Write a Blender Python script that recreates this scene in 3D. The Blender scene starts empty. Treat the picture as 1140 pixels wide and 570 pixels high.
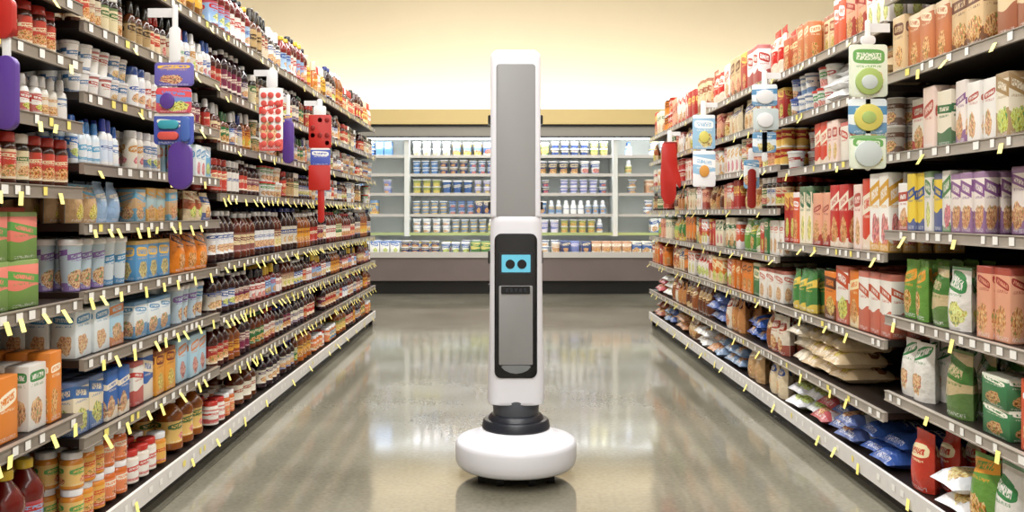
import bpy, bmesh, math, random
import numpy as np
from mathutils import Vector, Matrix
random.seed(11); rng=np.random.default_rng(7)
S=bpy.context.scene
H=1.02; F=1010.0
def lin(h):
    r=[int(h[i:i+2],16)/255 for i in (0,2,4)]
    return tuple((c/12.92 if c<=.04045 else ((c+.055)/1.055)**2.4) for c in r)
# ------------------------------------------------------------ materials
def newmat(name):
    m=bpy.data.materials.new(name); m.use_nodes=True
    nt=m.node_tree; b=nt.nodes['Principled BSDF']; return m,nt,b
def simple(name,hexc,rough=.5,metal=0,emit=0,noise=0,nscale=20,bump=0,spec=.5):
    m,nt,b=newmat(name); c=lin(hexc)
    b.inputs['Base Color'].default_value=(*c,1); b.inputs['Roughness'].default_value=rough
    b.inputs['Metallic'].default_value=metal; b.inputs['Specular IOR Level'].default_value=spec
    if emit:
        b.inputs['Emission Color'].default_value=(*c,1); b.inputs['Emission Strength'].default_value=emit
    if noise or bump:
        tc=nt.nodes.new('ShaderNodeTexCoord'); n=nt.nodes.new('ShaderNodeTexNoise'); n.inputs['Scale'].default_value=nscale
        n.inputs['Detail'].default_value=4
        nt.links.new(tc.outputs['Object'],n.inputs['Vector'])
        if noise:
            r=nt.nodes.new('ShaderNodeValToRGB')
            r.color_ramp.elements[0].position=.3; r.color_ramp.elements[1].position=.7
            r.color_ramp.elements[0].color=(*[x*(1-noise) for x in c],1); r.color_ramp.elements[1].color=(*[min(1,x*(1+noise)) for x in c],1)
            nt.links.new(n.outputs['Fac'],r.inputs[0]); nt.links.new(r.outputs[0],b.inputs['Base Color'])
        if bump:
            bp=nt.nodes.new('ShaderNodeBump'); bp.inputs['Strength'].default_value=bump; bp.inputs['Distance'].default_value=.01
            nt.links.new(n.outputs['Fac'],bp.inputs['Height']); nt.links.new(bp.outputs[0],b.inputs['Normal'])
    return m
class NG:
    def __init__(s,nt): s.nt=nt
    def m(s,op,a,b=None,c=None):
        n=s.nt.nodes.new('ShaderNodeMath'); n.operation=op
        for i,x in enumerate((a,b,c)):
            if x is None: continue
            if isinstance(x,(int,float)): n.inputs[i].default_value=x
            else: s.nt.links.new(x,n.inputs[i])
        return n.outputs[0]
    def comb(s,x,y,z):
        n=s.nt.nodes.new('ShaderNodeCombineXYZ')
        for i,v in enumerate((x,y,z)):
            if isinstance(v,(int,float)): n.inputs[i].default_value=v
            else: s.nt.links.new(v,n.inputs[i])
        return n.outputs[0]
    def noise(s,vec,sc,det=1):
        n=s.nt.nodes.new('ShaderNodeTexNoise'); n.inputs['Scale'].default_value=sc; n.inputs['Detail'].default_value=det
        s.nt.links.new(vec,n.inputs['Vector']); return n.outputs['Fac']
    def mix(s,f,a,b):
        n=s.nt.nodes.new('ShaderNodeMix'); n.data_type='RGBA'
        for i,x in ((0,f),(6,a),(7,b)):
            if isinstance(x,(int,float)): n.inputs[i].default_value=x
            elif isinstance(x,tuple): n.inputs[i].default_value=(*x,1)
            else: s.nt.links.new(x,n.inputs[i])
        return n.outputs[2]
def packmat(name,rough,bump=0,coat=0):
    m,nt,b=newmat(name); g=NG(nt)
    def at(nm):
        n=nt.nodes.new('ShaderNodeAttribute'); n.attribute_name=nm; return n
    a1=at('c1'); a2=at('c2'); au=at('uvp')
    sp=nt.nodes.new('ShaderNodeSeparateXYZ'); nt.links.new(au.outputs['Vector'],sp.inputs[0])
    u,v,s=sp.outputs
    c1=a1.outputs['Color']; c2=a2.outputs['Color']; pf=a1.outputs['Alpha']
    h1=g.m('FRACT',g.m('MULTIPLY',s,7.31)); h2=g.m('FRACT',g.m('MULTIPLY',s,13.77)); h3=g.m('FRACT',g.m('MULTIPLY',s,29.13)); h4=g.m('FRACT',g.m('MULTIPLY',s,41.9))
    vc=g.m('MULTIPLY_ADD',h1,.2,.64)
    bw=g.m('MULTIPLY_ADD',h2,.09,.05)
    dv=g.m('ABSOLUTE',g.m('SUBTRACT',v,vc)); du=g.m('ABSOLUTE',g.m('SUBTRACT',u,.5))
    sl=g.m('MULTIPLY',g.m('SUBTRACT',u,.5),g.m('MULTIPLY',g.m('SUBTRACT',h3,.5),.3))
    dvs=g.m('ABSOLUTE',g.m('SUBTRACT',g.m('ADD',v,sl),vc))
    # band: full-width or a rounded logo badge
    badge=g.m('LESS_THAN',g.m('ADD',g.m('POWER',g.m('DIVIDE',du,.42),4.0),g.m('POWER',g.m('DIVIDE',dvs,bw),4.0)),1.0)
    full=g.m('LESS_THAN',dvs,bw)
    sel=g.m('GREATER_THAN',h4,.5)
    band=g.m('ADD',g.m('MULTIPLY',full,sel),g.m('MULTIPLY',badge,g.m('SUBTRACT',1.0,sel)))
    s50=g.m('MULTIPLY',s,53.0)
    tn=g.noise(g.comb(g.m('MULTIPLY_ADD',u,24.0,s50),g.m('MULTIPLY',v,16.0),s50),1.3,1)
    txt=g.m('MULTIPLY',g.m('MULTIPLY',g.m('LESS_THAN',dvs,g.m('MULTIPLY',bw,.5)),g.m('LESS_THAN',du,.33)),g.m('GREATER_THAN',tn,.47))
    tn2=g.noise(g.comb(g.m('MULTIPLY_ADD',u,30.0,s50),g.m('MULTIPLY',v,16.0),h2),1.3,1)
    txt2=g.m('MULTIPLY',g.m('MULTIPLY',g.m('LESS_THAN',g.m('ABSOLUTE',g.m('SUBTRACT',v,g.m('SUBTRACT',vc,g.m('ADD',bw,.05)))),.02),g.m('LESS_THAN',du,.34)),g.m('GREATER_THAN',tn2,.5))
    blk=g.m('MULTIPLY',g.m('LESS_THAN',g.m('ADD',v,g.m('MULTIPLY',g.m('SINE',g.m('MULTIPLY',u,5.0)),.04)),g.m('MULTIPLY_ADD',h3,.3,.12)),g.m('GREATER_THAN',h4,.45))
    top=g.m('MULTIPLY',g.m('GREATER_THAN',v,.9),g.m('GREATER_THAN',h3,.6))
    pn=g.noise(g.comb(g.m('MULTIPLY_ADD',u,2.5,s50),g.m('MULTIPLY',v,2.5),s50),1.5,3)
    pw=g.m('MULTIPLY_ADD',h4,.2,.24)
    px_=g.m('MULTIPLY_ADD',g.m('SUBTRACT',h2,.5),.3,.5)
    rr=g.m('SQRT',g.m('ADD',g.m('POWER',g.m('DIVIDE',g.m('SUBTRACT',u,px_),pw),2.0),g.m('POWER',g.m('DIVIDE',g.m('SUBTRACT',v,.28),.2),2.0)))
    pic=g.m('MULTIPLY',g.m('LESS_THAN',g.m('ADD',rr,g.m('MULTIPLY',g.m('SUBTRACT',pn,.5),1.2)),1.0),g.m('GREATER_THAN',h1,.25))
    ramp=nt.nodes.new('ShaderNodeValToRGB'); cr=ramp.color_ramp
    cols=[(0.3,'5A2A14'),(.42,'D8882C'),(.5,'F2DCA0'),(.58,'C4452A'),(.68,'6C9A3A')]
    cr.elements[0].position=cols[0][0]; cr.elements[0].color=(*lin(cols[0][1]),1)
    cr.elements[1].position=cols[4][0]; cr.elements[1].color=(*lin(cols[4][1]),1)
    for p,c in cols[1:4]:
        e=cr.elements.new(p); e.color=(*lin(c),1)
    pn2=g.noise(g.comb(g.m('MULTIPLY_ADD',u,7.0,s50),g.m('MULTIPLY',v,7.0),g.m('MULTIPLY',s,91.0)),1.5,2)
    nt.links.new(pn2,ramp.inputs[0])
    hs=nt.nodes.new('ShaderNodeHueSaturation'); nt.links.new(ramp.outputs[0],hs.inputs['Color'])
    nt.links.new(g.m('ADD',.5,g.m('MULTIPLY',g.m('SUBTRACT',h3,.4),g.m('MULTIPLY',g.m('GREATER_THAN',h2,.6),.22))),hs.inputs['Hue'])
    fine=g.noise(g.comb(g.m('MULTIPLY_ADD',u,36.0,s50),g.m('MULTIPLY',v,44.0),s50),1.0,1)
    fl=g.m('MULTIPLY',g.m('MULTIPLY',g.m('LESS_THAN',g.m('ABSOLUTE',g.m('SUBTRACT',v,.06)),.03),g.m('LESS_THAN',du,.38)),g.m('GREATER_THAN',fine,.52))
    col=g.mix(g.m('MULTIPLY',blk,.9),c1,c2)
    col=g.mix(g.m('MULTIPLY',top,.85),col,c2)
    col=g.mix(g.m('MULTIPLY',pic,.85),col,hs.outputs[0])
    col=g.mix(band,col,c2)
    col=g.mix(txt,col,c1)
    col=g.mix(g.m('MULTIPLY',txt2,.8),col,c2)
    col=g.mix(g.m('MULTIPLY',fl,.6),col,(.9,.9,.88))
    col=g.mix(pf,c1,col)
    nt.links.new(col,b.inputs['Base Color'])
    b.inputs['Roughness'].default_value=rough
    if coat: b.inputs['Coat Weight'].default_value=coat; b.inputs['Coat Roughness'].default_value=.08
    if bump:
        tc=nt.nodes.new('ShaderNodeTexCoord')
        n=g.noise(tc.outputs['Object'],38,2)
        bp=nt.nodes.new('ShaderNodeBump'); bp.inputs['Strength'].default_value=bump; bp.inputs['Distance'].default_value=.012
        nt.links.new(n,bp.inputs['Height']); nt.links.new(bp.outputs[0],b.inputs['Normal'])
    return m
M_box=packmat('printed_carton',.42)
M_bag=packmat('printed_film',.25,bump=.5)
M_bot=packmat('bottle_plastic',.18,coat=.4)
M_shelf=simple('shelf_brown_metal','241A15',.45,noise=.1)
M_back=simple('gondola_back','261D18',.6,noise=.12)
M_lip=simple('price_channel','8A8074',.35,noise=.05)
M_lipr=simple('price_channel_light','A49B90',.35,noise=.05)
M_tagw=simple('tag_white','F0EEE8',.5)
M_tagy=simple('tag_yellow','F2E278',.5)
M_basew=simple('base_trim_white','D9D6D2',.35,noise=.04)
M_kick=simple('kick_dark','14100E',.4)
M_white=simple('robot_white','E4E5EC',.25,spec=.5)
M_grey=simple('robot_grey_panel','8E8E8E',.5)
M_black=simple('robot_black','0B0C12',.12)
M_char=simple('robot_charcoal','22262F',.35)
M_silver=simple('robot_silver','8A8F94',.3,metal=.6)
M_rub=simple('rubber','101010',.7)
M_screen=simple('screen_cyan','5FB4CE',.3,emit=.3)
# ------------------------------------------------------------ generic mesh builder
class B:
    def __init__(s): s.v=[];s.f=[];s.m=[];s.sm=[];s.pr=[]
    def face(s,vs,mi=0,sm=False):
        o=len(s.v); s.v+=vs; s.f.append(list(range(o,o+len(vs)))); s.m.append(mi); s.sm.append(sm)
    def box(s,x0,x1,y0,y1,z0,z1,mi=0):
        o=len(s.v)
        s.v+=[(x0,y0,z0),(x1,y0,z0),(x1,y1,z0),(x0,y1,z0),(x0,y0,z1),(x1,y0,z1),(x1,y1,z1),(x0,y1,z1)]
        for q in ((0,3,2,1),(4,5,6,7),(0,1,5,4),(1,2,6,5),(2,3,7,6),(3,0,4,7)):
            s.f.append([o+i for i in q]); s.m.append(mi); s.sm.append(False)
    def prism(s,outl,y0,y1,mi=0,ch=0,pr=None):
        n=len(outl); o=len(s.v)
        cx=sum(p[0] for p in outl)/n; cz=sum(p[1] for p in outl)/n
        rings=[]
        if ch:
            w=max(abs(p[0]-cx) for p in outl); h=max(abs(p[1]-cz) for p in outl)
            kx=1-ch/w; kz=1-ch/h
            rings.append([(cx+(x-cx)*kx,y0,cz+(z-cz)*kz) for x,z in outl])
            k2x=1-ch*.3/w;k2z=1-ch*.3/h
            rings.append([(cx+(x-cx)*k2x,y0+ch*.3,cz+(z-cz)*k2z) for x,z in outl])
            rings.append([(x,y0+ch,z) for x,z in outl])
        else: rings.append([(x,y0,z) for x,z in outl])
        rings.append([(x,y1,z) for x,z in outl])
        s.rings(rings,mi,sm=bool(ch))
        if pr: s.pr.append((o,len(s.v),pr))
    def rings(s,rings,mi=0,sm=True,cap=True):
        o=len(s.v); n=len(rings[0])
        for r in rings: s.v+=r
        for k in range(len(rings)-1):
            for i in range(n):
                j=(i+1)%n
                s.f.append([o+k*n+i,o+k*n+j,o+(k+1)*n+j,o+(k+1)*n+i]); s.m.append(mi); s.sm.append(sm)
        if cap:
            s.f.append([o+i for i in range(n)][::-1]); s.m.append(mi); s.sm.append(False)
            e=o+(len(rings)-1)*n
            s.f.append([e+i for i in range(n)]); s.m.append(mi); s.sm.append(False)
    def lathe(s,prof,cx,cy,mi=0,seg=64):
        s.rings([[(cx+r*math.cos(2*math.pi*i/seg),cy+r*math.sin(2*math.pi*i/seg),z) for i in range(seg)] for r,z in prof],mi)
    def build(s,name,mats,parent=None,sharp=40):
        me=bpy.data.meshes.new(name); me.from_pydata(s.v,[],s.f)
        for m in mats: me.materials.append(m)
        me.polygons.foreach_set('material_index',s.m)
        me.polygons.foreach_set('use_smooth',s.sm)
        bm=bmesh.new(); bm.from_mesh(me); bmesh.ops.recalc_face_normals(bm,faces=bm.faces); bm.to_mesh(me); bm.free()
        try: me.set_sharp_from_angle(angle=math.radians(sharp))
        except Exception: pass
        if s.pr:
            N=len(s.v); co=np.array(s.v); c1=np.zeros((N,4)); c2=np.ones((N,4)); uv=np.zeros((N,3))
            for a,b,(A,Bc,seed) in s.pr:
                x=co[a:b,0]; z=co[a:b,2]
                uv[a:b,0]=(x-x.min())/(np.ptp(x)+1e-6); uv[a:b,1]=(z-z.min())/(np.ptp(z)+1e-6); uv[a:b,2]=seed
                c1[a:b,:3]=A; c1[a:b,3]=1; c2[a:b,:3]=Bc
            for nm,ty,pr,ar in (('c1','FLOAT_COLOR','color',c1),('c2','FLOAT_COLOR','color',c2),('uvp','FLOAT_VECTOR','vector',uv)):
                a=me.attributes.new(nm,ty,'POINT'); a.data.foreach_set(pr,ar.astype(np.float32).ravel())
        ob=bpy.data.objects.new(name,me); S.collection.objects.link(ob)
        if parent: ob.parent=parent
        return ob
def empty(name):
    e=bpy.data.objects.new(name,None); S.collection.objects.link(e); e.empty_display_size=.1; return e
def rrect(x0,x1,z0,z1,r,n=6,rb=None):
    rb=r if rb is None else rb
    out=[]
    for cx,cz,a0,rr in ((x1-rb,z0+rb,-90,rb),(x1-r,z1-r,0,r),(x0+r,z1-r,90,r),(x0+rb,z0+rb,180,rb)):
        for i in range(n+1):
            a=math.radians(a0+90*i/n); out.append((cx+rr*math.cos(a),cz+rr*math.sin(a)))
    return out
def circ(cx,cz,r,n=28,kz=1): return [(cx+r*math.cos(2*math.pi*i/n),cz+r*kz*math.sin(2*math.pi*i/n)) for i in range(n)]
# ------------------------------------------------------------ product templates
def finish_tpl(v,f,uv,reg):
    lt=np.array([len(x) for x in f]); lv=np.array([i for x in f for i in x]); 
    uvc=np.array([c for x in uv for c in x],float)
    rc=np.repeat(np.array(reg),lt)
    return dict(v=np.array(v,float),lt=lt,lv=lv,uv=uvc,rc=rc)
def t_lathe(prof,seg=12):
    v=[];f=[];uv=[];reg=[]
    zl=[z for i,(r,z,g) in enumerate(prof) if g==1 or (i and prof[i-1][2]==1)]
    z0,z1=(min(zl),max(zl)) if zl else (0,1)
    for r,z,g in prof:
        for i in range(seg):
            a=2*math.pi*(i+.5)/seg; v.append((r*math.cos(a),r*math.sin(a),z))
    for k in range(len(prof)-1):
        g=prof[k][2]
        for i in range(seg):
            j=(i+1)%seg
            f.append((k*seg+i,k*seg+j,(k+1)*seg+j,(k+1)*seg+i)); reg.append(g)
            u0=((i+.5)*2/seg)%1; u1=u0+2/seg
            va=(prof[k][1]-z0)/(z1-z0); vb=(prof[k+1][1]-z0)/(z1-z0)
            uv.append([(u0,va),(u1,va),(u1,vb),(u0,vb)])
    f.append(tuple(range(seg))[::-1]); reg.append(prof[0][2]); uv.append([(0.02,.88)]*seg)
    e=(len(prof)-1)*seg
    f.append(tuple(e+i for i in range(seg))); reg.append(prof[-1][2]); uv.append([(.02,.88)]*seg)
    return finish_tpl(v,f,uv,reg)
def t_box():
    bm=bmesh.new(); bmesh.ops.create_cube(bm,size=1); bmesh.ops.translate(bm,verts=bm.verts,vec=(0,0,.5))
    bmesh.ops.bevel(bm,geom=list(bm.edges),offset=.018,segments=1,affect='EDGES')
    v=[tuple(x.co) for x in bm.verts]; f=[];uv=[];reg=[]
    for fc in bm.faces:
        n=fc.normal; f.append(tuple(x.index for x in fc.verts)); reg.append(1)
        if abs(n.x)>.8: uv.append([(x.co.y+.5,x.co.z) for x in fc.verts])
        elif abs(n.z)>.8: uv.append([(.02+.1*x.co.x,.97) for x in fc.verts])
        else: uv.append([(x.co.x+.5,x.co.z) for x in fc.verts])
    bm.free(); return finish_tpl(v,f,uv,reg)
def t_pouch():
    nx,nz=6,7; v=[];f=[];uv=[];reg=[]
    def th(x,z): 
        e=max(0,1-abs(2*x)**3)**.5
        p=(.75+.25*math.sin(min(1,z/.35)*math.pi/2))*(max(0,1-((z)/.93)**3.2))**.7 if z<.93 else 0
        return .5*e*p+.012
    for side in (-1,1):
        for j in range(nz+1):
            z=j/nz if j<nz-1 else (.93 if j==nz-1 else 1)
            for i in range(nx+1):
                x=i/nx-.5; v.append((x*(1-.05*math.sin(z*math.pi)),side*th(x,z),z))
    N=(nx+1)*(nz+1)
    for sd in (0,1):
        for j in range(nz):
            for i in range(nx):
                a=sd*N+j*(nx+1)+i; q=[a,a+1,a+nx+2,a+nx+1]
                cs=[(i/nx,j/nz),((i+1)/nx,j/nz),((i+1)/nx,(j+1)/nz),(i/nx,(j+1)/nz)]
                if sd: q=q[::-1]; cs=cs[::-1]
                f.append(tuple(q)); uv.append(cs); reg.append(1)
    def strip(idx):
        for a,b in zip(idx[:-1],idx[1:]):
            f.append((a,a+N,b+N,b)); uv.append([(.02,.98)]*4); reg.append(1)
    strip([j*(nx+1) for j in range(nz+1)]); strip([j*(nx+1)+nx for j in range(nz,-1,-1)])
    strip([nz*(nx+1)+i for i in range(nx+1)]); strip([i for i in range(nx,-1,-1)])
    return finish_tpl(v,f,uv,reg)
def t_sack():
    n=8; v=[];f=[];uv=[];reg=[]
    N=(n+1)**2
    for sd in (0,1):
        for j in range(n+1):
            for i in range(n+1):
                x=i/n-.5;y=j/n-.5
                h=(max(0,1-abs(2*x)**3.0)**.5)*(max(0,1-abs(2*y)**3.0)**.5)
                z=.35+.65*h+.05*math.sin(9*x+5*y)*h if sd==0 else .35*(1-h)
                v.append((x*(1-.06*(1-abs(2*y))),y*(1-.06*(1-abs(2*x))),z+(0.01 if sd==0 else 0)))
        for j in range(n):
            for i in range(n):
                a=sd*N+j*(n+1)+i; q=[a,a+1,a+n+2,a+n+1]; cs=[(i/n,j/n),((i+1)/n,j/n),((i+1)/n,(j+1)/n),(i/n,(j+1)/n)]
                if sd: q=q[::-1];cs=cs[::-1]
                f.append(tuple(q)); uv.append(cs); reg.append(1)
    return finish_tpl(v,f,uv,reg)
TPL=dict(
 box=t_box(), pouch=t_pouch(), sack=t_sack(),
 bottle=t_lathe([(.40,0,0),(.48,.03,0),(.48,.13,0),(.455,.15,1),(.455,.56,0),(.49,.60,0),(.47,.68,0),(.34,.78,0),(.2,.86,0),(.17,.885,2),(.22,.89,2),(.22,.97,2),(.19,.985,2)],14),
 jar=t_lathe([(.42,0,0),(.48,.03,0),(.48,.1,1),(.48,.66,0),(.46,.74,0),(.38,.80,2),(.43,.81,2),(.43,.97,2),(.40,.99,2)],14),
 can=t_lathe([(.46,0,2),(.49,.015,2),(.48,.035,1),(.48,.96,2),(.49,.975,2),(.49,.995,2),(.46,1,2),(.44,.975,2)],14),
 tub=t_lathe([(.36,0,1),(.45,.86,2),(.49,.87,2),(.49,.97,2),(.45,.99,2)],14),
 squeeze=t_lathe([(.42,0,0),(.47,.03,0),(.47,.1,1),(.45,.55,0),(.38,.66,0),(.22,.72,2),(.27,.73,2),(.24,.95,2),(.18,.99,2)],12),
)
KN=dict(box='grocery_boxes',pouch='food_pouches',sack='rice_bags',bottle='juice_bottles',jar='food_jars',can='food_cans',tub='food_tubs',squeeze='condiment_bottles')
KM=dict(box=M_box,pouch=M_bag,sack=M_bag,bottle=M_bot,jar=M_bot,can=M_box,tub=M_bot,squeeze=M_bot)
buckets={}
def put(key,kind,x,y,z,w,d,h,ang,cols,seed):
    buckets.setdefault((key,kind),[]).append((x,y,z,w,d,h,ang,cols,seed))
def flush():
    for (key,kind),items in buckets.items():
        t=TPL[kind]; M=len(items); nv=len(t['v']); nl=len(t['lv'])
        P=np.array([it[:7] for it in items]); V=np.repeat(t['v'][None],M,0)*P[:,None,3:6]
        ca=np.cos(P[:,6])[:,None]; sa=np.sin(P[:,6])[:,None]
        X=V[:,:,0]*ca-V[:,:,1]*sa+P[:,0:1]; Y=V[:,:,0]*sa+V[:,:,1]*ca+P[:,1:2]; Z=V[:,:,2]+P[:,2:3]
        co=np.stack([X,Y,Z],2).reshape(-1,3)
        lv=(t['lv'][None]+np.arange(M)[:,None]*nv).ravel()
        lt=np.tile(t['lt'],M); ls=np.concatenate([[0],np.cumsum(lt)[:-1]])
        C=np.array([it[7] for it in items])
        rc=t['rc']; sel=np.where(rc==1,0,np.where(rc==0,2,3))
        c1=np.ones((M,nl,4)); c1[:,:,:3]=C[:,sel,:]; c1[:,:,3]=(rc==1)[None]
        c2=np.ones((M,nl,4)); c2[:,:,:3]=C[:,1:2,:]
        uvp=np.zeros((M,nl,3)); uvp[:,:,:2]=t['uv'][None]; uvp[:,:,2]=np.array([it[8] for it in items])[:,None]
        me=bpy.data.meshes.new(KN[kind])
        me.vertices.add(len(co)); me.loops.add(len(lv)); me.polygons.add(len(lt))
        me.vertices.foreach_set('co',co.ravel()); me.loops.foreach_set('vertex_index',lv.astype(np.int32))
        me.polygons.foreach_set('loop_start',ls.astype(np.int32)); me.polygons.foreach_set('loop_total',lt.astype(np.int32))
        me.update(calc_edges=True); me.validate()
        if kind!='box': me.polygons.foreach_set('use_smooth',np.ones(len(lt),bool))
        for nm,ty,pr,ar in (('c1','FLOAT_COLOR','color',c1),('c2','FLOAT_COLOR','color',c2),('uvp','FLOAT_VECTOR','vector',uvp)):
            a=me.attributes.new(nm,ty,'CORNER'); a.data.foreach_set(pr,ar.astype(np.float32).ravel())
        if kind!='box':
            try: me.set_sharp_from_angle(angle=math.radians(50))
            except Exception: pass
        me.materials.append(KM[kind])
        nm=KN[kind] if key!='case' else 'dairy_'+('bottles' if kind=='squeeze' else 'tubs' if kind=='tub' else 'cartons')
        ob=bpy.data.objects.new(nm,me); S.collection.objects.link(ob)
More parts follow.
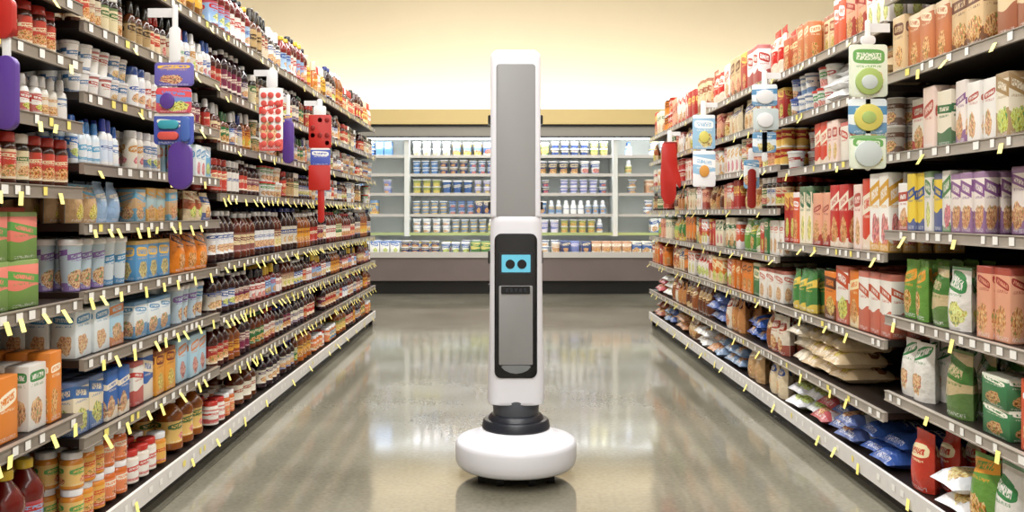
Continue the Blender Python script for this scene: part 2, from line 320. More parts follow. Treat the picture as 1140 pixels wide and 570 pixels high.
# palettes: (A,B,body,cap)
def P(*rows): return [tuple(lin(c) for c in r.split()) for r in rows]
PAL=dict(
 pink=P('E8806F 5C9E44 E8806F FFFFFF','EFA08C D8404A FFFFFF FFFFFF','E06C60 F7EFE0 E06C60 FFFFFF','E9917C 4E9A4A FFFFFF FFFFFF'),
 sky=P('8CC4E2 F2D27A 8CC4E2 FFFFFF','B4D8EA D88850 FFFFFF FFFFFF','6FB0DA FFFFFF FFFFFF FFFFFF','C4E0EC 9068A8 FFFFFF FFFFFF','5A9CD0 F0C050 FFFFFF FFFFFF','E8F0F2 4A90C0 FFFFFF FFFFFF'),
 gar=P('7FA83C F3E9C0 FFFFFF FFFFFF','F0CF52 C8442E FFFFFF FFFFFF','E8E4DC 3F8A48 FFFFFF FFFFFF','E88A34 FFF2D8 FFFFFF FFFFFF','F4F0E6 E8A030 FFFFFF FFFFFF'),
 mixb=P('F1EEE6 C33A30 FFFFFF FFFFFF','D9542E F6E4B4 FFFFFF FFFFFF','3F8F5A F4F0DC FFFFFF FFFFFF','E8A23C 7A2A1C FFFFFF FFFFFF','EFE2C4 3F6FB0 FFFFFF FFFFFF','3A6AB4 F4E8D0 FFFFFF FFFFFF','F4F4F0 6A4A9A FFFFFF FFFFFF'),
 org=P('F08A28 5A2A14 FFFFFF FFFFFF','F2B23A D0402A FFFFFF FFFFFF','D8472A F6D060 FFFFFF FFFFFF'),
 tan=P('D8BE94 7A4A2C FFFFFF FFFFFF','E8D6B4 3A5AA0 FFFFFF FFFFFF','C8A274 F3E8CE FFFFFF FFFFFF','B0603C F2DEB4 FFFFFF FFFFFF','F0E8DC C83A30 FFFFFF FFFFFF'),
 rice=P('F3EEE2 D8642E FFFFFF FFFFFF','F0E6D0 2E6A3E FFFFFF FFFFFF','EFE9DA C4362C FFFFFF FFFFFF','F6F2EA E0A838 FFFFFF FFFFFF','F2D9CC B84A3A FFFFFF FFFFFF','D8482E F4E8D0 FFFFFF FFFFFF'),
 ricec=P('EFEBE2 5A8A50 FFFFFF FFFFFF','F3EFE6 6A84B0 FFFFFF FFFFFF','EFE6D2 A88858 FFFFFF FFFFFF','F0D24A 3A5AA0 FFFFFF FFFFFF','F4F0EA B84A38 FFFFFF FFFFFF','F2E8E0 8A5A90 FFFFFF FFFFFF'),
 reds=P('C8302A F4E6D0 FFFFFF FFFFFF','F2EBDD C9302A FFFFFF FFFFFF','D85A34 FFFFFF FFFFFF FFFFFF','B42A24 F0C860 FFFFFF FFFFFF','F4F0EC B03028 FFFFFF FFFFFF','E8A888 A02820 FFFFFF FFFFFF','F0E4C8 2E6A40 FFFFFF FFFFFF'),
 boxo=P('E07A24 F6E2B0 FFFFFF FFFFFF','E8842C 5A3018 FFFFFF FFFFFF','3E7A44 F2E6C0 FFFFFF FFFFFF','C83C2A F8EFDC FFFFFF FFFFFF','F1ECE2 C4502C FFFFFF FFFFFF'),
 cream=P('C87848 F0E0BC FFFFFF FFFFFF','E6CFA4 9A4A2A FFFFFF FFFFFF','B8562C F3D9A0 FFFFFF FFFFFF','DDBE90 6A3A20 FFFFFF FFFFFF','F4EEE2 C04A2A FFFFFF FFFFFF'),
 juice=P('B8352C F2E2C0 451510 E8E8E8','E6D4A8 7A2430 5A2210 D8D8D8','7A2A48 EBD8C8 2C0A18 F2F2F2','33703E F0E4B8 6A3010 2E6A3A','E0A038 8A2A18 8A4818 F0F0F0','F0E8DC B03028 5A120E B02020','C8443A F3E6C8 3A1010 F4F4F4','D8D0C0 2E4A8A 2A0E10 2E3E86','F0F0F0 3A5AA0 301014 F0F0F0','EAE2D0 5A3A6A 24101E E0E0E0'),
 amber=P('E8B04A 6A2A14 A85A18 D8A030','E6C070 3A6A38 8A4A14 F0F0F0','F0EAD8 B04A20 5A2A10 F0F0F0'),
 redblue=P('8FB0D8 C02A2A 6A1410 E8C43A','A8C4E0 2E4A98 7A1A14 D8B030','F0E6E0 B83028 5A100E 20202A'),
 babyj=P('F0C87A 5AA050 D88A30 F4F4F4','E9B45A D0442E E09030 E8E8E8','F3D9A0 3F86B8 C87428 FFFFFF','E88A5A F5EBD6 D06A2A F4F4F4','F4F0E8 D04038 F0E8DC C83830'),
 babyt=P('D8E4EA 4A90C0 D8E4EA FFFFFF','E8EEF0 7AB060 E8EEF0 D8E8F0','C0D4E0 8A6AB0 C0D4E0 F4F4F4','F4F6F8 3A70B8 F4F4F4 3A80C8'),
 greenp=P('6FA048 F4EED0 FFFFFF FFFFFF','8FB85A E08838 FFFFFF FFFFFF','4E8A4A F0D060 FFFFFF FFFFFF'),
 past=P('DCC8A0 8A6A9A FFFFFF FFFFFF','C8A478 5AA0C0 FFFFFF FFFFFF','E0D4B8 C86A4A FFFFFF FFFFFF','A8C4C8 E8B04A FFFFFF FFFFFF','9AB8D8 F4F0E0 FFFFFF FFFFFF'),
 bluec=P('F4F4F0 3A78C0 E8F0F4 2A5FB0','E8EEF4 5AA8D0 E0ECF4 4A88C8','F4E8C0 D04A3A F0E8D8 E8E8E8','D8E4F4 2A4A98 F4F4F4 3A4AB0'),
 white=P('F2F0EA B8403A F2F0EA F4F4F4','EFEDE8 4A78A8 F2F0EA E4E4E4','E8E0D0 C88A3A EFEAE0 F4F4F4','F0F0F0 3A5AA8 F4F4F4 3A5AA8','F4F4F0 4A9A50 F4F4F4 C83A30'),
 spice=P('D8CBB0 8A2A20 3A2014 20201E','C8483A F0E0B8 4A1E10 B03028','E6D8B0 3A6A34 2E1C10 F0ECE4','B89A6A 3A2414 5A3018 302820','E8E4DC 2E5090 302018 E8E8E8'),
 tubg=P('B8B0A4 6A4A3A B8B0A4 E8E4DC','D8D0C0 A84A3A D8D0C0 3A6AA8','C8A878 4A6A3A C8A878 F0ECE4','8AA0B8 F0E8D8 A8B4C0 F0F0F0'),
 yel=P('E8C048 A83A24 D8A838 E8D8B0','D8A83A 6A3A1C C89028 F0E8D0','C87830 F3E0A0 B06020 E0D0B0','E8E0D0 B83A2C E0D8C8 D04030'),
 wbag=P('F0ECE4 C88A5A FFFFFF FFFFFF','EDE2CC A04A30 FFFFFF FFFFFF','F3F2EE 3A5CA8 FFFFFF FFFFFF','D8C09A 7A4A2C FFFFFF FFFFFF','F4F4F2 6A8AB0 FFFFFF FFFFFF'),
 bbag=P('EEF0F4 2E4F9A FFFFFF FFFFFF','3A5CA8 F2F2F4 FFFFFF FFFFFF','F0F0F4 3A5AB0 FFFFFF FFFFFF','F0F0F4 C03038 FFFFFF FFFFFF'),
 gbag=P('3E7A3E F0E2A0 FFFFFF FFFFFF','D87A3A F3E6C4 FFFFFF FFFFFF','C8B48A 4A7A3A FFFFFF FFFFFF','C8402E F4E4B8 FFFFFF FFFFFF','6A9A44 E8A03A FFFFFF FFFFFF','8A4A28 EED8A8 FFFFFF FFFFFF','F0EDE6 3F8A50 FFFFFF FFFFFF'),
 tray=P('3F7F50 F0EEDC FFFFFF FFFFFF','4A8A58 E8C04A FFFFFF FFFFFF'),
 dairy=P('5A84B8 F0F0E8 B8C8D8 F4F4F2','D8CC7A 3A7A4A E8E8D8 F0F0EE','A8C0DC 2A4A8A D8DCE4 4A6AAA','8A94C8 F0E8F0 D8D0E0 F0F0F0','EFEFE6 2E5A9A F2F2EE E0C860','7A9AC0 E8C04A C8D0D8 F4F4F4','3A4A78 E8D8B0 5A6A90 E8E8E8','F4F4F0 3A6AB0 F0F0F0 FFFFFF','4A6AA0 F0E8D0 D8DCE0 F4F4F4','C89A78 F4EEDC D8C8B8 E8E0D8'),
 brown=P('6A3A24 E8C890 FFFFFF FFFFFF','9A5A34 F0DCB0 FFFFFF FFFFFF','C88A54 5A2A18 FFFFFF FFFFFF','E8DCC8 A03A28 FFFFFF FFFFFF'),
)
XL=1.19; XR=1.315; DEP=.46
def fill(side,y0,y1,z,gap,ent):
    kind,w,d,h,pal,stack=ent
    X=XL if side<0 else XR
    h=min(h,gap*.94); 
    if h*stack>gap*.97: stack=max(1,int(gap*.97//h))
    lying=kind=='sack'
    y=y0+.012; ang0=math.pi/2 if side<0 else -math.pi/2
    pals=PAL[pal]; ci=random.randrange(len(pals)); left=0; idx=0
    rows=max(1,min(5,int(.36/d))); ws=1
    while y+w*ws<=y1-.003:
        if left<=0:
            ci=(ci+1+random.randrange(max(1,len(pals)-1)))%len(pals); left=random.choice([1,2,2,3]) if kind!='bottle' else random.choice([2,3,4])
            seed=random.random(); hs=random.uniform(.82,1.0) if kind in('box','pouch','squeeze','bottle') else 1
            ws=random.uniform(.85,1.25) if kind=='box' and stack==1 else 1
            if y+w*ws>y1-.003: ws=1; continue_=True
            if kind=='bottle': hs=random.uniform(.84,1)
            r0=0 if random.random()<.93 else 1
        left-=1
        for r in range(r0,rows):
            st=stack if random.random()<.9 else max(1,stack-1)
            if lying: st=stack
            for k in range(st):
                jd=random.uniform(0,.012); ya=random.uniform(-.05,.05)
                if kind in('pouch',): ya=random.uniform(-.18,.18)
                if lying: ya=random.uniform(-.14,.14); jd=random.uniform(-.02,.03)
                cols=pals[ci]
                xx=side*(X+.012+d/2+r*d*1.03+jd); kk=.97
                zz=z+.001+k*h*hs*(.86 if lying else 1)
                put(side,kind,xx,y+w*ws/2+(random.uniform(-.01,.01) if lying else 0),zz,w*ws*kk,d*.98,h*hs*(1 if not lying else random.uniform(.9,1.05)),ang0+ya,cols,seed)
        y+=w*ws*1.02+(.003 if kind!='pouch' else .0)
        if left<=0 and random.random()<.08: y+=random.uniform(.01,.03)
# ---------------- sections
bo=lambda w,d,h,p,s=1:('box',w,d,h,p,s)
L_near=[(.13,[('bottle',.105,.105,.27,'redblue',1)]),
 (.46,[bo(.11,.09,.22,'sky'),bo(.10,.06,.2,'gar'),('squeeze',.055,.055,.25,'white',1),bo(.09,.05,.18,'gar'),bo(.075,.06,.2,'gar')]),
 (.78,[bo(.14,.11,.135,'pink',2)]),
 (1.09,[('pouch',.075,.05,.145,'greenp',1),('pouch',.075,.05,.145,'greenp',1),('jar',.06,.06,.13,'spice',1)]),
 (1.27,[('squeeze',.045,.045,.13,'bluec',1),('jar',.055,.055,.12,'white',1),('squeeze',.045,.045,.13,'white',1)]),
 (1.44,[('tub',.075,.075,.11,'tubg',1),('jar',.06,.06,.12,'spice',1)]),
 (1.60,[('pouch',.10,.07,.16,'yel',1),('tub',.09,.09,.15,'yel',1)]),
 (1.80,[bo(.12,.08,.2,'yel')])]
L_mid=[(.13,[('jar',.07,.07,.105,'babyj',2),('jar',.075,.075,.11,'babyj',2),('bottle',.11,.11,.23,'amber',1)]),
 (.385,[bo(.075,.06,.18,'mixb'),bo(.09,.06,.17,'mixb'),bo(.11,.08,.17,'sky')]),
 (.606,[bo(.10,.07,.15,'sky'),bo(.11,.08,.145,'sky'),('tub',.08,.08,.14,'babyt',1)]),
 (.796,[('tub',.07,.07,.15,'babyt',1),bo(.09,.06,.14,'sky'),('pouch',.12,.07,.155,'org',1)]),
 (.99,[('pouch',.08,.06,.135,'past',1),bo(.07,.06,.13,'past'),('pouch',.075,.06,.135,'tan',1)]),
 (1.16,[('squeeze',.04,.04,.15,'bluec',1),('jar',.05,.05,.13,'white',1),bo(.06,.05,.15,'sky')]),
 (1.36,[('tub',.06,.06,.075,'white',2),('jar',.055,.055,.14,'white',1),('squeeze',.05,.05,.155,'juice',1)]),
 (1.56,[('jar',.045,.045,.14,'spice',1),('squeeze',.05,.05,.17,'spice',1),('squeeze',.045,.045,.16,'white',1)]),
 (1.78,[('bottle',.075,.075,.24,'juice',1),('pouch',.10,.07,.22,'yel',1)])]
def Lfar(i):
    return [(.13,[('bottle',.085,.085,.21,'juice',1),('bottle',.1,.1,.21,'amber',1),('jar',.08,.08,.1,'babyj',2)][::(1 if i%2 else -1)]),
 (.36,[('bottle',.08,.08,.2,'juice',1),('bottle',.07,.07,.19,'juice',1)]),
 (.585,[('bottle',.075,.075,.2,'juice',1),('squeeze',.07,.07,.19,'redblue',1)]),
 (.81,[('bottle',.08,.08,.25,'juice',1)]),
 (1.10,[('jar',.06,.06,.15,'spice',1),('bottle',.065,.065,.18,'juice',1),('tub',.07,.07,.08,'white',2)]),
 (1.31,[('squeeze',.055,.055,.18,'juice',1),('tub',.065,.065,.08,'tubg',2)]),
 (1.53,[('bottle',.07,.07,.21,'juice',1),('jar',.06,.06,.16,'spice',1)]),
 (1.78,[('bottle',.08,.08,.26,random.choice(['juice','redblue']),1),('squeeze',.075,.075,.24,random.choice(['yel','spice']),1)])]
R_near=[(.12,[('pouch',.12,.08,.22,'gbag',1),('pouch',.13,.09,.2,'gbag',1),('pouch',.11,.08,.22,'gbag',1),('sack',.15,.24,.07,'bbag',2),('pouch',.12,.08,.22,'gbag',1)]),
 (.41,[bo(.15,.12,.09,'tray',1),bo(.08,.05,.2,'reds'),bo(.14,.1,.09,'tray',2),('pouch',.12,.07,.2,'gbag',1),('pouch',.10,.07,.21,'gbag',1)]),
 (.67,[bo(.08,.05,.2,'reds'),('pouch',.12,.07,.2,'tan',1),bo(.07,.05,.21,'reds'),('pouch',.11,.06,.22,'gbag',1),('pouch',.09,.05,.22,'gbag',1)]),
 (.96,[bo(.06,.04,.2,'ricec'),bo(.055,.04,.19,'ricec')]),
 (1.22,[bo(.075,.05,.2,'rice'),bo(.065,.05,.2,'ricec'),bo(.08,.05,.2,'rice')]),
 (1.49,[bo(.085,.07,.22,'cream'),bo(.09,.07,.2,'cream')]),
 (1.76,[bo(.11,.09,.1,'brown',2)])]
R_mid=[(.12,[('sack',.15,.26,.07,'bbag',2)]),
 (.33,[('sack',.15,.24,.07,'wbag',3)]),
 (.58,[bo(.09,.06,.25,'boxo'),bo(.12,.06,.24,'boxo'),('pouch',.10,.05,.22,'greenp',1)]),
 (.88,[bo(.075,.05,.28,'rice'),bo(.08,.05,.26,'reds'),bo(.07,.05,.26,'reds')]),
 (1.22,[('can',.065,.065,.1,'tubg',2),bo(.07,.06,.18,'rice'),('tub',.09,.09,.09,'white',2)]),
 (1.46,[('sack',.14,.2,.06,'wbag',3),('tub',.08,.08,.09,'white',2)]),
 (1.68,[bo(.08,.06,.21,'reds'),bo(.08,.06,.19,'cream')])]
def Rfar(i):
    r=random.Random(i)
    def e(opts): return [r.choice(opts),r.choice(opts),r.choice(opts)]
    return [(.12,e([('sack',.16,.24,.07,'wbag',2),('pouch',.13,.08,.19,'tan',1)])),
 (.33,e([('sack',.16,.24,.07,'wbag',3),('pouch',.11,.08,.21,'brown',1),('sack',.16,.24,.07,'bbag',2)])),
 (.58,e([('pouch',.10,.07,.2,'reds',1),bo(.1,.06,.2,'boxo'),('pouch',.11,.07,.19,'tan',1)])),
 (.81,e([bo(.08,.05,.2,'reds'),bo(.08,.06,.19,'boxo'),('pouch',.10,.07,.2,'greenp',1)])),
 (1.04,e([('pouch',.10,.07,.18,'brown',1),bo(.07,.05,.19,'reds'),('jar',.07,.07,.16,'spice',1)])),
 (1.25,e([('can',.07,.07,.09,'reds',2),bo(.08,.06,.19,'mixb'),bo(.08,.05,.18,'rice')])),
 (1.47,e([('tub',.09,.09,.09,'white',2),bo(.09,.06,.19,'reds'),('pouch',.09,.06,.19,'tan',1)])),
 (1.69,e([bo(.1,.06,.26,'cream'),('pouch',.12,.07,.25,'reds',1),bo(.1,.07,.24,'reds'),('can',.09,.09,.13,'boxo',2)]))]
Lb=[.10,1.32,2.54,3.76,4.98,6.20,7.42,8.28]
Rb=[-.54,.68,1.90,3.12,4.34,5.56,6.78,8.2]
Lsec=[L_near,L_near,L_mid]+[Lfar(i) for i in range(4)]
Rsec=[R_near,R_near,R_near,R_mid]+[Rfar(i) for i in range(3)]
def gondola(side,bounds,secs,ztop):
    X=XL if side<0 else XR
    root=empty('supermarket_shelving')
    sh=B();lip=B();fr=B();base=B();tg=B()
    def bx(b,a0,a1,y0,y1,z0,z1,mi=0):
        a0,a1=side*a0,side*a1; b.box(min(a0,a1),max(a0,a1),y0,y1,z0,z1,mi)
    Y0,Y1=bounds[0],bounds[-1]
    bx(fr,X+DEP+.03,X+DEP+.07,Y0,Y1,.02,ztop)
    bx(fr,X+.05,X+DEP+.03,Y0,Y1,0,.06,1)
    bx(base,X+.0,X+DEP+.03,Y0,Y1,.105,.118,1)
    bx(base,X-.012,X,Y0,Y1,.065,.128,0)
    for b in bounds: bx(fr,X+DEP,X+DEP+.03,b-.015,b+.015,.02,ztop)
    for yy in (Y0-.02,Y1): bx(fr,X+.02,X+DEP+.07,yy,yy+.02,0,.13)
    for (a,b,sec) in zip(bounds[:-1],bounds[1:],secs):
        for i,(z,ents) in enumerate(sec):
            nz=sec[i+1][0] if i+1<len(sec) else z+.32
            gap=nz-z-.03
            if i:
                bx(sh,X+.004,X+DEP+.03,a+.004,b-.004,z-.022,z)
                for yy in (a+.01,b-.014):
                    sh.face([(side*(X+.1),yy,z-.022),(side*(X+DEP+.03),yy,z-.022),(side*(X+DEP+.03),yy,z-.07)],0)
                bx(lip,X-.010,X+.004,a+.004,b-.004,z-.030,z+.002)
                bx(lip,X-.013,X-.010,a+.004,b-.004,z-.032,z-.028)
                bx(lip,X-.013,X-.010,a+.004,b-.004,z-.001,z+.002)
            y=a+.03; zc=z-.014 if i else .10
            xo=X-.0125 if i else X-.0135
            while y<b-.05:
                wt=random.choice([.02,.025,.03])
                if random.random()<.75:
                    sx=side*xo; tg.face([(sx,y,zc-.011),(sx,y+wt,zc-.011),(sx,y+wt,zc+.011),(sx,y,zc+.011)],0 if random.random()<.85 else 1)
                y+=wt+random.uniform(.02,.08)
            dens=(.12 if side<0 and i in(1,2,3,4) else .38)
            y=a+random.uniform(.02,dens)
            while y<b-.06:
                sx=side*(X-.013); ox=side*(X-.013-random.uniform(.01,.03)); dy=random.uniform(.015,.038); L=random.uniform(.022,.036)
                zt=zc-.004
                tg.face([(sx,y,zt),(sx,y+.022,zt),(ox,y+.022-dy,zt-L),(ox,y-dy,zt-L)],1)
                y+=dens*random.uniform(.45,1.7)
            n=len(ents)
            cuts=[a+(b-a)*k/n for k in range(n+1)]
            for k,e in enumerate(ents): fill(side,cuts[k]+(.006 if k==0 else 0),cuts[k+1],z,gap,e)
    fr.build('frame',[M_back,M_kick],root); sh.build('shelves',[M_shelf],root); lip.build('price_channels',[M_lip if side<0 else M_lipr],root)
    base.build('base_deck',[M_basew,M_shelf],root); tg.build('price_tags',[M_tagw,M_tagy],root)
gondola(-1,Lb,Lsec,1.98)
gondola(1,Rb,Rsec,1.82)
# ------------------------------------------------------------ refrigerated case
CY=11.35
case=empty('refrigerated_display_case')
Mc_dark=simple('case_black','121110',.35); Mc_panel=simple('case_panel_mauve','7A6F6C',.3,metal=.35,noise=.06,nscale=3)
Mc_top=simple('case_fascia_grey','8E8A80',.4)
Mc_rail=simple('case_rail','C8C4BE',.3,metal=.2); Mc_in=simple('case_interior_white','DCDFDA',.5)
Mc_led=simple('case_led','F4FAFF',.5,emit=6); Mc_hdr=simple('header_tan','CDB67C',.6); Mc_green=simple('case_green_strip','A9B57A',.5)
c=B(); W=4.6
c.box(-W,W,CY+.1,CY+.85,0,.16,0)
c.box(-W,W,CY,CY+.85,.17,.46,1)
c.box(-W,W,CY-.02,CY+.04,.46,.53,2)
c.box(-W,W,CY+.04,CY+.8,.46,.50,3)
c.box(-W,W,CY+.82,CY+.88,.16,2.2,3)
c.box(-W,W,CY+.25,CY+.88,2.0,2.14,7)
c.box(-W,W,CY+.24,CY+.25,1.98,2.00,0); c.box(-W,W,CY+.24,CY+.25,2.12,2.14,0)
c.box(-W,W,CY+.30,CY+.36,1.965,1.999,5)
zs=[.76,1.0,1.27,1.52,1.76]
for i,z in enumerate(zs):
    c.box(-W,W,CY+.36,CY+.84,z-.018,z,3)
    c.box(-W,W,CY+.345,CY+.36,z-.03,z+.008,2 if i else 6)
    c.box(-W,W,CY+.40,CY+.42,z-.026,z-.019,5)
for x in (-4.58,-3.1,-1.26,1.42,3.1,4.55):
    c.box(x-.03,x+.03,CY+.3,CY+.85,.72,2.0,3)
for x in (-4.58,4.58): c.box(x-.02,x+.02,CY+.04,CY+.85,.46,.74,3)
c.build('case_body',[Mc_dark,Mc_panel,Mc_rail,Mc_in,Mc_in,Mc_led,Mc_green,Mc_top],case)
h=B(); h.box(-5.9,5.9,CY+.2,CY+.26,2.15,2.34,0); h.box(-5.9,5.9,CY+.26,CY+.9,2.15,2.17,0)
h.build('canopy_header',[Mc_hdr],case)
def caserow(x0,x1,z,y,kinds,dense,nr=2):
    x=x0
    while x<x1-.15:
        kind,w,hh=random.choice(kinds); col=random.choice(PAL['dairy']); sd=random.random()
        for _ in range(random.choice([2,3,3,4])):
            if x>x1-.15: break
            if random.random()<dense:
                for r in range(nr): put('case',kind,x+w/2,y+w/2+r*w*1.05,z+.003,w*.96,w*.96,hh,0,col,sd)
                if kind=='tub' and hh<.1: put('case',kind,x+w/2,y+w/2,z+.004+hh,w*.96,w*.96,hh,0,col,sd)
            x+=w*1.06
    return
tk=[('tub',.12,.09),('tub',.11,.085),('squeeze',.09,.18),('box',.1,.17),('tub',.13,.17)]
for i,z in enumerate(zs):
    caserow(-1.2,1.38,z,CY+.375,tk,.97)
    for a,b in ((-4.5,-3.15),(-3.05,-1.3),(1.47,3.05),(3.15,4.5)): caserow(a,b,z,CY+.40,[('squeeze',.09,.18),('box',.1,.18),('tub',.12,.09)],.4)
dk=[('tub',.12,.14),('tub',.12,.08),('box',.12,.15)]
caserow(-4.5,4.5,.505,CY+.08,dk,.97)
caserow(-4.5,4.5,.505,CY+.36,dk,.9)
flush()
# ------------------------------------------------------------ robot
RY=3.52; RX=.043; FS=F/(RY-.09)
def zz(py): return H+(237-py)/FS
def xx(px): return (px-562)/FS
rob=empty('shelf_scanning_robot')
b=B()
b.lathe([(.10,.075),(.195,.045),(.218,.047),(.228,.056),(.233,.07),(.2345,.09),(.2345,.128),(.231,.141),(.224,.148),(.205,.154),(.175,.163),(.15,.174),(.133,.188),(.05,.193)],RX,RY,0,96)
b.build('base_disc',[M_white],rob)
b=B(); b.lathe([(.15,.03),(.17,.035),(.17,.050),(.12,.076)],RX,RY,0,48)
for ax,ay in ((-.13,-.09),(.13,-.09),(0,.15),(-.06,-.13),(.06,-.13)):
    r=.024
    b.rings([[(RX+ax+dx,RY+ay+r*math.cos(2*math.pi*i/20),r+r*math.sin(2*math.pi*i/20)) for i in range(20)] for dx in (-.014,.014)],0)
b.build('wheels_undercarriage',[M_rub],rob)
b=B(); b.lathe([(.126,.186),(.132,.194),(.128,.216),(.122,.224),(.10,.226)],RX,RY,0,64)
b.build('turntable_ring',[M_char],rob)
b=B(); b.lathe([(.105,.222),(.108,.226),(.100,.240),(.09,.246)],RX,RY,0,64); b.lathe([(.088,.242),(.088,.255),(.092,.300),(.09,.305)],RX,RY,1,64)
b.build('neck_ring',[M_char,simple('neck_grey','4A4E56',.4)],rob)
def sect(w,d,z,r,yc,n=6):
    o=rrect(-w/2,w/2,-d/2,d/2,r,n)
    return [(RX+x,yc+y,z) for x,y in o]
b=B()
ps=[]
zb,zt=zz(452),zz(240)
prof=[(zb,.196,.045),(zb+.004,.210,.04),(zb+.014,.219,.045),(zb+.04,.219,.05),(zb+.14,.214,.045),(zb+.30,.204,.042),(zt-.10,.198,.042),(zt-.03,.197,.042),(zt-.008,.193,.04),(zt,.184,.036)]
for z,w,r in prof:
    k=.004 if z in(zt,zb) else 0
    ps.append(sect(w,.20-2*k,z,r,RY+.01,8))
b.rings(ps,0); b.build('lower_body',[M_white],rob,50)
b=B(); x0,x1=xx(546),xx(602); z0,z1=zz(243),zz(55)
b.prism(rrect(x0,x1,z0,z1,.03,8,rb=.006),RY-.085,RY+.04,0,ch=.010)
b.build('sensor_mast',[M_white],rob,50)
b=B(); b.prism(rrect(xx(552.5),xx(596),zz(241),zz(71),.012,6,rb=.004),RY-.0885,RY-.08,0,ch=.0015)
b.build('mast_panel',[M_grey],rob)
b=B()
for py,hh in ((132,.035),(229,.03),(287,.05),(322,.03)):
    for sx in (x0-.002,x1+.002):
        b.prism(rrect(sx-.008,sx+.008,zz(py)-hh/2,zz(py)+hh/2,.005,4),RY-.05,RY-.0,0)
b.build('side_cameras',[M_black],rob)
b=B(); fq=RY-.0905
b.prism(rrect(xx(550.5),xx(598),zz(421),zz(260),.026,8),fq-.004,fq+.02,0,ch=.002)
b.build('face_panel',[M_black],rob)
fq-=.004
b=B(); b.prism(rrect(xx(556),xx(592.5),zz(305),zz(281),.006,5),fq-.002,fq+.002,1); b.prism(rrect(xx(558.5),xx(590.5),zz(303),zz(283.5),.003,4),fq-.003,fq,0)
b.build('face_screen',[M_screen,M_char],rob)
b=B()
for px in (568,581): b.prism(circ(xx(px),zz(294),.0175),fq-.0045,fq-.002,0)
b.build('eyes',[M_black],rob)
b=B(); b.prism(rrect(xx(555.5),xx(593),zz(406),zz(318),.005,5),fq-.003,fq+.001,0,ch=.001)
b.prism(rrect(xx(558),xx(590),zz(327),zz(318.5),.003,3),fq-.006,fq-.002,1)
for i in range(5): b.prism(rrect(xx(563+i*5),xx(566+i*5),zz(325),zz(321),.001,2),fq-.008,fq-.005,2)
b.build('charging_panel',[M_grey,M_black,M_char],rob)
b=B()
o=[(xx(558),zz(408)),(xx(562),zz(412)),(xx(568),zz(414.5)),(xx(574.5),zz(415.5)),(xx(581),zz(414.5)),(xx(587),zz(412)),(xx(591),zz(408)),(xx(589),zz(406.5)),(xx(560),zz(406.5))]
b.prism(o,fq-.008,fq,0); b.build('panel_lip',[M_silver],rob)
# ------------------------------------------------------------ clip strips
def hexm(n,h,r=.35): return simple(n,h,r)
K=dict(w=hexm('clip_white','E8E8E8'),pu=hexm('plastic_purple','5A3A90'),bl=hexm('card_blue','4A6AB4'),rd=hexm('silicone_red','B8261E'),lb=hexm('card_light_blue','7CB4DC'),
 gr=hexm('dish_green','A8C070'),ye=hexm('dish_yellow','D8CE6A'),or_=hexm('orange','D89A48'),pl=hexm('pale_plastic','C8D2D0'),te=hexm('teal','3FA0B0'),cor=hexm('coral','D8584E'),dk=hexm('deep_red','8A1814'))
KL=list(K.keys()); KMT=[K[k] for k in KL]+[M_box]; PM=len(KL)
PC=dict(p1=('6A62B0','E8B840'),p2=('6A8AC8','D84A50'),p3=('4A5AB0','F4F0E0'),p4=('E0E8D4','6AA458'),p5=('F0EEE8','D83A34'),p6=('98C0DC','F4F4F4'),p7=('E4ECEE','5A90B8'),p8=('D8432E','F4F0E8'))
def clip(name,X,d,parts,top):
    b=B(); 
    for i,p in enumerate(parts):
        sh,a0,a1,z0,z1,m=p[:6]; yo=d-.0025*(i%5)-.004
        pr=None
        if m in PC: mi=PM; pr=(lin(PC[m][0]),lin(PC[m][1]),random.random())
        else: mi=KL.index(m)
        if sh=='r': b.prism(rrect(X+a0,X+a1,z0,z1,min(.012,(a1-a0)/2.2,(z1-z0)/2.2)),yo,yo+.006+.002*(i%3),mi,ch=.001,pr=pr)
        if sh=='c': b.prism(circ(X+(a0+a1)/2,(z0+z1)/2,(a1-a0)/2,24,(z1-z0)/(a1-a0)),yo-.006,yo+.006,mi,ch=.002)
        if sh=='k': b.prism(rrect(X+a0,X+a1,z0,z1,min(a1-a0,z1-z0)/2.05,8),yo-.006,yo+.012,mi,ch=.003)
        if sh=='g':
            w=a1-a0;hh=z1-z0
            o=[(.2,1),(.3,1),(.75,1),(.8,.9),(.85,.6),(.98,.45),(1,.32),(.93,.27),(.8,.36),(.78,.15),(.68,.02),(.5,0),(.3,.02),(.15,.15),(.12,.45),(.18,.8)]
            b.prism([(X+a0+w*q,z0+hh*t) for q,t in o[::-1]],yo-.008,yo+.012,mi,ch=.003)
    sg=1 if X>0 else -1; Xs=(XR-.016) if X>0 else -(XL-.016)
    b.box(min(X,Xs),max(X,Xs),d+.01,d+.014,top-.03,top,KL.index('w'))
    b.build(name,KMT)
def z_at(py,d): return H+(237-py)*d/F
def place(name,cx,Xa,parts):
    sg=-1 if cx<562 else 1
    d=F*Xa/abs(cx-562); s=F/d
    ps=[(sh,(x0-cx)/s,(x1-cx)/s,z_at(y1,d),z_at(y0,d),m) for sh,x0,x1,y0,y1,m in parts]
    clip(name,sg*Xa,d,ps,max(p[4] for p in ps)-.01)
place('kitchen_gadget_clip_strip',195,1.08,[('r',192,198,5,80,'w'),('r',189,201,30,70,'w'),('r',173,216,70,96,'p1'),('r',175,214,98,126,'p2'),('c',180,196,104,122,'pu'),('c',197,211,104,122,'pu'),('r',172,216,126,161,'p3'),('k',177,200,134,144,'te'),('k',177,200,147,156,'cor'),('k',203,213,130,158,'bl'),('k',188,214,158,211,'pu'),('r',193,209,184,188,'p1')])
parts=[('r',300,306,75,170,'w'),('r',297,309,78,98,'w'),('r',289,315,98,168,'p5')]
for i in range(7):
    for j in range(3): parts.append(('c',291+j*8,297.5+j*8,103+i*9,109.5+i*9,'cor'))
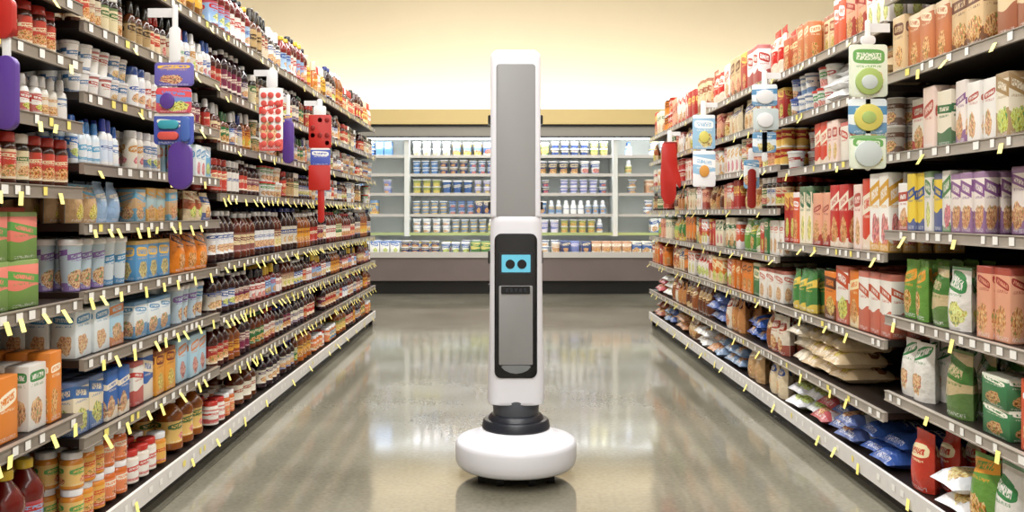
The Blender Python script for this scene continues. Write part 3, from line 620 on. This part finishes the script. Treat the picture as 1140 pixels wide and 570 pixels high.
place('ice_mold_clip_strip',302,1.09,parts)
place('spatula_pack',321,1.09,[('k',315,327,134,182,'pu'),('r',319,323,105,140,'w'),('r',317,325,128,140,'p1')])
parts=[('r',353,359,110,135,'w'),('r',349,363,118,130,'w'),('r',344,369,128,165,'rd'),('r',346,368,165,184,'p3'),('r',344,368,184,212,'rd'),('k',354,361,206,248,'rd')]
for i in range(4):
    for j in range(3): parts.append(('r',346+j*8,351+j*8,131+i*8.5,136.5+i*8.5,'dk'))
place('silicone_tray_clip_strip',356,1.08,parts)
place('basting_brush_pack',8,1.10,[('k',-4,20,62,145,'pu'),('r',4,12,30,66,'w'),('k',-8,18,-5,44,'rd'),('r',0,12,0,20,'p5')])
place('baking_cup_clip_strip',966,1.22,[('r',963,969,22,190,'w'),('r',958,974,40,50,'w'),('r',945,987,50,108,'p4'),('c',951,981,76,106,'gr'),('c',957,975,84,100,'pl'),('r',945,987,110,149,'p7'),('c',950,982,116,146,'ye'),('c',958,974,124,138,'gr'),('r',945,985,151,188,'p4'),('c',950,980,157,186,'pl'),('c',957,973,165,179,'gr')])
place('measuring_cup_clip_strip',851,1.22,[('r',848,854,78,180,'w'),('r',837,865,94,118,'p7'),('c',841,861,100,116,'w'),('r',838,866,121,145,'pl'),('c',842,860,126,142,'w'),('r',838,864,147,170,'p7')])
place('piping_tip_pack',836,1.22,[('r',833,839,165,180,'w'),('r',828,845,178,210,'p7'),('k',832,841,188,232,'dk')])
place('cookie_cutter_clip_strip',783,1.21,[('r',780,786,112,210,'w'),('r',771,796,128,166,'p6'),('c',778,789,146,159,'ye'),('r',771,796,168,208,'p6'),('c',778,789,184,197,'or_')])
place('oven_mitt_pack',746,1.22,[('r',743,748,145,165,'w'),('g',732,758,160,228,'rd'),('r',738,754,158,172,'dk')])
# ------------------------------------------------------------ room
RX0,RX1,RY0,RY1,RH=-6,6,-4,12.35,4.4
fm,nt,pb=newmat('polished_concrete'); g=NG(nt)
tc=nt.nodes.new('ShaderNodeTexCoord'); o=tc.outputs['Object']
n1=g.noise(o,1.3,6); n2=g.noise(o,60,3); n3=g.noise(o,5,2)
r=nt.nodes.new('ShaderNodeValToRGB'); r.color_ramp.elements[0].position=.35; r.color_ramp.elements[1].position=.68
r.color_ramp.elements[0].color=(*lin('6C685A'),1); r.color_ramp.elements[1].color=(*lin('908C7C'),1)
mx=g.m('ADD',g.m('MULTIPLY',n1,.7),g.m('MULTIPLY',n2,.3)); nt.links.new(mx,r.inputs[0])
sp=nt.nodes.new('ShaderNodeSeparateXYZ'); nt.links.new(o,sp.inputs[0])
jx=g.m('LESS_THAN',g.m('ABSOLUTE',g.m('SUBTRACT',g.m('MODULO',g.m('ADD',sp.outputs[0],20.98),3.6),1.8)),.004)
jy=g.m('LESS_THAN',g.m('ABSOLUTE',g.m('SUBTRACT',g.m('MODULO',g.m('ADD',sp.outputs[1],20.4),3.6),1.8)),.004)
jj=g.m('MULTIPLY',g.m('MAXIMUM',jx,jy),.55)
nt.links.new(g.mix(jj,r.outputs[0],lin('3A342C')),pb.inputs['Base Color'])
nt.links.new(g.m('MULTIPLY_ADD',n3,.10,.04),pb.inputs['Roughness'])
pb.inputs['Specular IOR Level'].default_value=.7
bp=nt.nodes.new('ShaderNodeBump'); bp.inputs['Strength'].default_value=.02; bp.inputs['Distance'].default_value=.01
nt.links.new(n3,bp.inputs['Height']); nt.links.new(bp.outputs[0],pb.inputs['Normal'])
def slab(name,m,*a):
    b=B(); b.box(*a); return b.build(name,[m])
M_wall=simple('wall_cream','F4E6CA',.8,noise=.02,nscale=1); M_wall2=simple('wall_side','DAD6CC',.8,noise=.02,nscale=1); M_ceil=simple('ceiling_white','E6E5E0',.9,noise=.02)
slab('floor',fm,RX0,RX1,RY0,RY1,-.1,0)
slab('ceiling',M_ceil,RX0,RX1,RY0,RY1,RH,RH+.1)
slab('wall_far',M_wall,RX0,RX1,RY1,RY1+.1,0,RH)
slab('wall_near',M_wall2,RX0,RX1,RY0-.1,RY0,0,RH)
slab('wall_left',M_wall2,RX0-.1,RX0,RY0,RY1,0,RH)
slab('wall_right',M_wall2,RX1,RX1+.1,RY0,RY1,0,RH)
def area(name,loc,sx,sy,pw,col,rot=(0,0,0)):
    l=bpy.data.lights.new(name,'AREA'); l.shape='RECTANGLE'; l.size=sx; l.size_y=sy; l.energy=pw; l.color=col
    ob=bpy.data.objects.new(name,l); ob.location=loc; ob.rotation_euler=rot; S.collection.objects.link(ob); return ob
M_fix=simple('fixture_white','E8E8E8',.5)
for x in (-3.2,-.75,.75,3.2):
    b=B(); b.box(x-.2,x+.2,-3.5,10.5,RH-.1,RH-.001); b.build('ceiling_light_fixture',[M_fix])
    area('ceiling_light_tube',(x,3.5,RH-.11),.34,13.6,345 if abs(x)<1 else 160,(1,.985,.965))
area('cove_light',(0,CY+.62,2.24),11.4,.2,75,(1,.96,.88),(math.radians(180-12),0,0))
area('case_canopy_light',(0,CY+.34,1.94),9,.05,34,(.95,.98,1),(math.radians(25),0,0))
w=bpy.data.worlds.new('world'); S.world=w; w.use_nodes=True
w.node_tree.nodes['Background'].inputs[0].default_value=(1,.98,.95,1); w.node_tree.nodes['Background'].inputs[1].default_value=.3
# ------------------------------------------------------------ camera
cd=bpy.data.cameras.new('camera'); cam=bpy.data.objects.new('camera',cd); S.collection.objects.link(cam)
cam.location=(0,0,H); cam.rotation_euler=(math.pi/2,0,0)
cd.sensor_width=36; cd.lens=F/1140*36; cd.shift_x=8/1140; cd.shift_y=-48/1140; cd.clip_start=.05
S.camera=cam
S.view_settings.view_transform='Standard'
